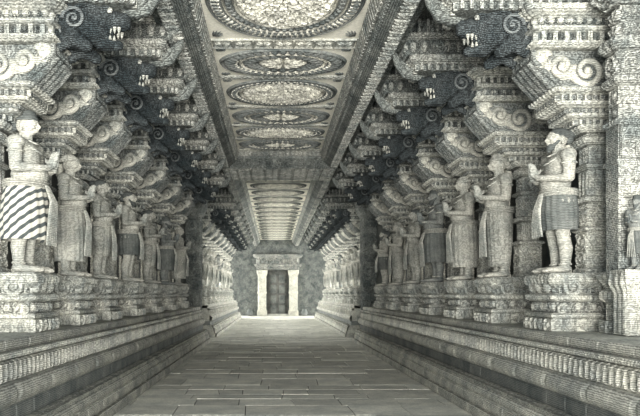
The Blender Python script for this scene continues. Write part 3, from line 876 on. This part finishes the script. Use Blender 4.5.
# ============================================================ NEAR RIGHT PIER with carved panels and a small figure
t = thing('square_pier', 'broad square pier with carved flower panels at the right edge', 'pier', (0, 0, 0))
x0, x1, y0, y1 = 3.57, 4.6, 7.02, 7.28
m = MB()
m.tier(x0-.03, x1, y0-.03, y1, [(.03, 1.18), (.03, 1.32)], 'square', .02, .15)
m.tier(x0, x1, y0, y1, [(0, 1.32), (0, 1.5)], 'rosette', .02, .18)
m.tier(x0, x1, y0, y1, [(0, 1.5), (.05, 1.55), (.05, 1.62), (0, 1.66)], 'petal', .015, .07)
m.tier(x0, x1, y0, y1, [(0, 1.66), (.04, 1.72), (.08, 1.80), (.02, 1.84)], 'hang', .02, .09)
m.build('base', M['carved'], t)
m = MB()
m.tier(x0, x1, y0, y1, [(0, 1.84), (0, 2.95)], None)
m.face((x0+.0, y0-.002, 1.84), (.035, 0, 0), (0, 0, 1.1), 'bead', .02, .05, .012)
m.face((x0+.05, y0-.002, 2.60), (.22, 0, 0), (0, 0, .33), 'leaf', .03, .16, .012)
m.face((x0+.55, y0-.002, 1.9), (.3, 0, 0), (0, 0, 1.0), 'scroll', .02, .3, .012)
m.build('shaft', M['mid'], t)
m = MB()
m.tier(x0, x1, y0, y1, [(.02, 2.95), (.02, 3.0)], None)
m.face((x0+.01, y0-.004, 3.0), (.37, 0, 0), (0, 0, .36), 'rosette', .035, .37, .012)
m.face((x0+.40, y0-.004, 3.0), (.37, 0, 0), (0, 0, .36), 'rosette', .035, .37, .012)
m.tier(x0, x1, y0+.004, y1, [(0, 3.0), (0, 3.36)], None)
m.tier(x0, x1, y0, y1, [(.02, 3.36), (.02, 3.42)], 'dentil', .015, .05)
m.build('flower_panel', M['mid'], t)
m = MB()
m.tier(x0+.04, x1, y0+.04, y1, [(0, 3.42), (0, 3.78)], 'square', .02, .18)
m.tier(x0, x1, y0, y1, [(0, 3.78), (.03, 3.81), (.03, 3.86), (0, 3.88)], 'bead', .015, .05)
m.tier(x0+.02, x1, y0+.02, y1, [(0, 3.88), (0, 4.14)], 'scroll', .03, .24, .012)
m.tier(x0, x1, y0, y1, [(0, 4.14), (.06, 4.2), (.06, 4.26), (0, 4.30)], 'petal', .02, .09)
m.tier(x0+.05, x1, y0+.05, y1, [(0, 4.30), (.0, 4.62)], 'leaf', .03, .2, .012)
m.tier(x0, x1, y0, y1, [(0, 4.62), (.1, 4.75), (.1, 5.0), (0, 5.58)], 'scroll', .03, .3, .02)
m.build('upper_shaft', M['mid'], t)
m = MB()
m.box(x0+.28, x1+.01, y0-.022, y0+.1, 2.64, 2.94)
m.build('pale_slab', M['pale'], t, label='pale smooth slab')
m = MB(); m.tier(3.50, 3.86, 6.70, 6.97, [(0, 1.18), (0, 1.6), (.04, 1.7), (.05, 1.84)], 'petal', .02, .09)
m.build('figure_ledge', M['carved'], t)
dup(ST['dark'], (3.67, 6.84, 1.845), R(-62), 'small dark praying figure on a ledge of the right-edge pier', None, (.44, .44, .42))

# ============================================================ PORTAL at the far end
t = thing('doorway_surround', 'carved stone doorway surround with frieze closing the far end', 'doorway')
m = MB()
for s, x in ((0, -1.15), (1, 1.15)):
    m.tier(x, x+.58, DE-.45, DE, [(.06, 0), (.06, .35), (0, .45), (0, 1.6), (.04, 1.65), (.04, 1.75), (0, 1.8), (0, 2.9), (.08, 3.1), (.1, 3.35)], 'scroll', .03, .3, .04)
m.build('jamb', M['pale'], t, label='pale carved door jambs')
m = MB(); m.tier(-1.25, 1.85, DE-.5, DE, [(0, 3.40), (0, 3.6)], 'rosette', .04, .2, .04)
m.tier(-1.35, 1.95, DE-.6, DE, [(0, 3.6), (.06, 3.7), (.06, 3.78)], 'petal', .03, .12, .04)
m.tier(-1.25, 1.85, DE-.5, DE, [(0, 3.78), (0, 4.25)], 'figure', .06, .3, .04)
m.tier(-1.4, 2.0, DE-.65, DE, [(0, 4.25), (.1, 4.4), (.1, 4.5)], 'hang', .04, .16, .04)
m.build('frieze', M['mid'], t)
m = MB(); m.box(-.5, 1.05, DE-.3, DE-.02, .0, .14); m.build('threshold', M['podium'], t)
m = MB()
m.box(px0+.02, px0+.14, DE+.1, DE+.25, .0, pz); m.box(px1-.14, px1-.02, DE+.1, DE+.25, 0, pz); m.box(px0+.02, px1-.02, DE+.1, DE+.25, pz-.14, pz)
struct(m.build('door_1', M['doorw']))
for s, xa in ((0, px0+.14), (1, .275)):
    t2 = thing('door_leaf', 'dark panelled door leaf on the %s of the far doorway' % ('left', 'right')[s], 'door')
    m = MB(); w = (px1-px0-.28)/2; m.box(xa, xa+w-.01, DE+.16, DE+.2, .02, pz-.14); m.build('leaf', M['doorw'], t2)
    m = MB()
    for r_ in range(4):
        m.box(xa+.1, xa+w-.1, DE+.13, DE+.16, .15+r_*.76, .75+r_*.76)
    m.build('panel', M['cloth'], t2)

# pots either side of the doorway
for s, x in ((0, -1.75), (1, 2.2)):
    m = MB(); m.lathe([(.12, 0), (.2, .1), (.24, .25), (.15, .42), (.18, .48), (.14, .5)], (0, 0), 16)
    o = m.build('stone_urn', M['recess'], None, True, (x, DE-.8, .0)); tag(o, 'dark stone urn on the floor at the %s of the doorway' % ('left', 'right')[s], 'urn')

# ============================================================ LIGHT
w = bpy.data.worlds.new('World'); scn.world = w; w.use_nodes = True
bg = w.node_tree.nodes['Background']; bg.inputs['Color'].default_value = (.90, .97, 1.0, 1); bg.inputs['Strength'].default_value = .38
sun = bpy.data.lights.new('Sun', 'SUN'); sun.energy = .4; sun.angle = R(12); sun.color = (1, .96, .88)
so = bpy.data.objects.new('Sun', sun); col.objects.link(so)
so.rotation_euler = Vector((0.10, 1, -.42)).to_track_quat('-Z', 'Y').to_euler()
def area(name, loc, d, sx, sy, e, c=(1, .97, .9)):
    l = bpy.data.lights.new(name, 'AREA'); l.shape = 'RECTANGLE'; l.size = sx; l.size_y = sy; l.energy = e; l.color = c
    o = bpy.data.objects.new(name, l); col.objects.link(o); o.location = loc
    o.rotation_euler = Vector(d).to_track_quat('-Z', 'Y').to_euler()
area('daylight_right_bay', (10.0, 49.0, 3.2), (-1, -.75, -.03), 7.0, 6.0, 2800)
area('daylight_left_bay', (-9.5, 49.0, 3.2), (1, -.75, -.03), 7.0, 6.0, 2800)
area('daylight_right_side', (8.0, 35, 2.8), (-1, 0, -.1), 17.0, 4.5, 3800)
area('daylight_left_side', (-7.5, 35, 2.8), (1, 0, -.1), 17.0, 4.5, 3800)
area('daylight_front_court', (.25, -11.0, 1.6), (0, 1, .05), 10, 3.2, 2300)
area('added_ceiling_fill', (.25, -10.0, .05), (0, 1.5, 1), 11, 8, 9500)  # added lamp behind the view, turned up to brighten the ceiling

# ============================================================ CAMERA
cam = bpy.data.cameras.new('Camera'); co = bpy.data.objects.new('Camera', cam); col.objects.link(co)
co.location = (0, 0, EYE); co.rotation_euler = (PI/2, 0, 0)
cam.sensor_width = 36; cam.lens = 36*FPX/640; cam.shift_x = (320-274)/640; cam.shift_y = (294-208)/640
cam.clip_end = 300
scn.camera = co
scn.view_settings.view_transform = 'Standard'; scn.view_settings.look = 'None'
scn.view_settings.exposure = 0.28; scn.view_settings.gamma = 1; scn.view_settings.use_curve_mapping = False
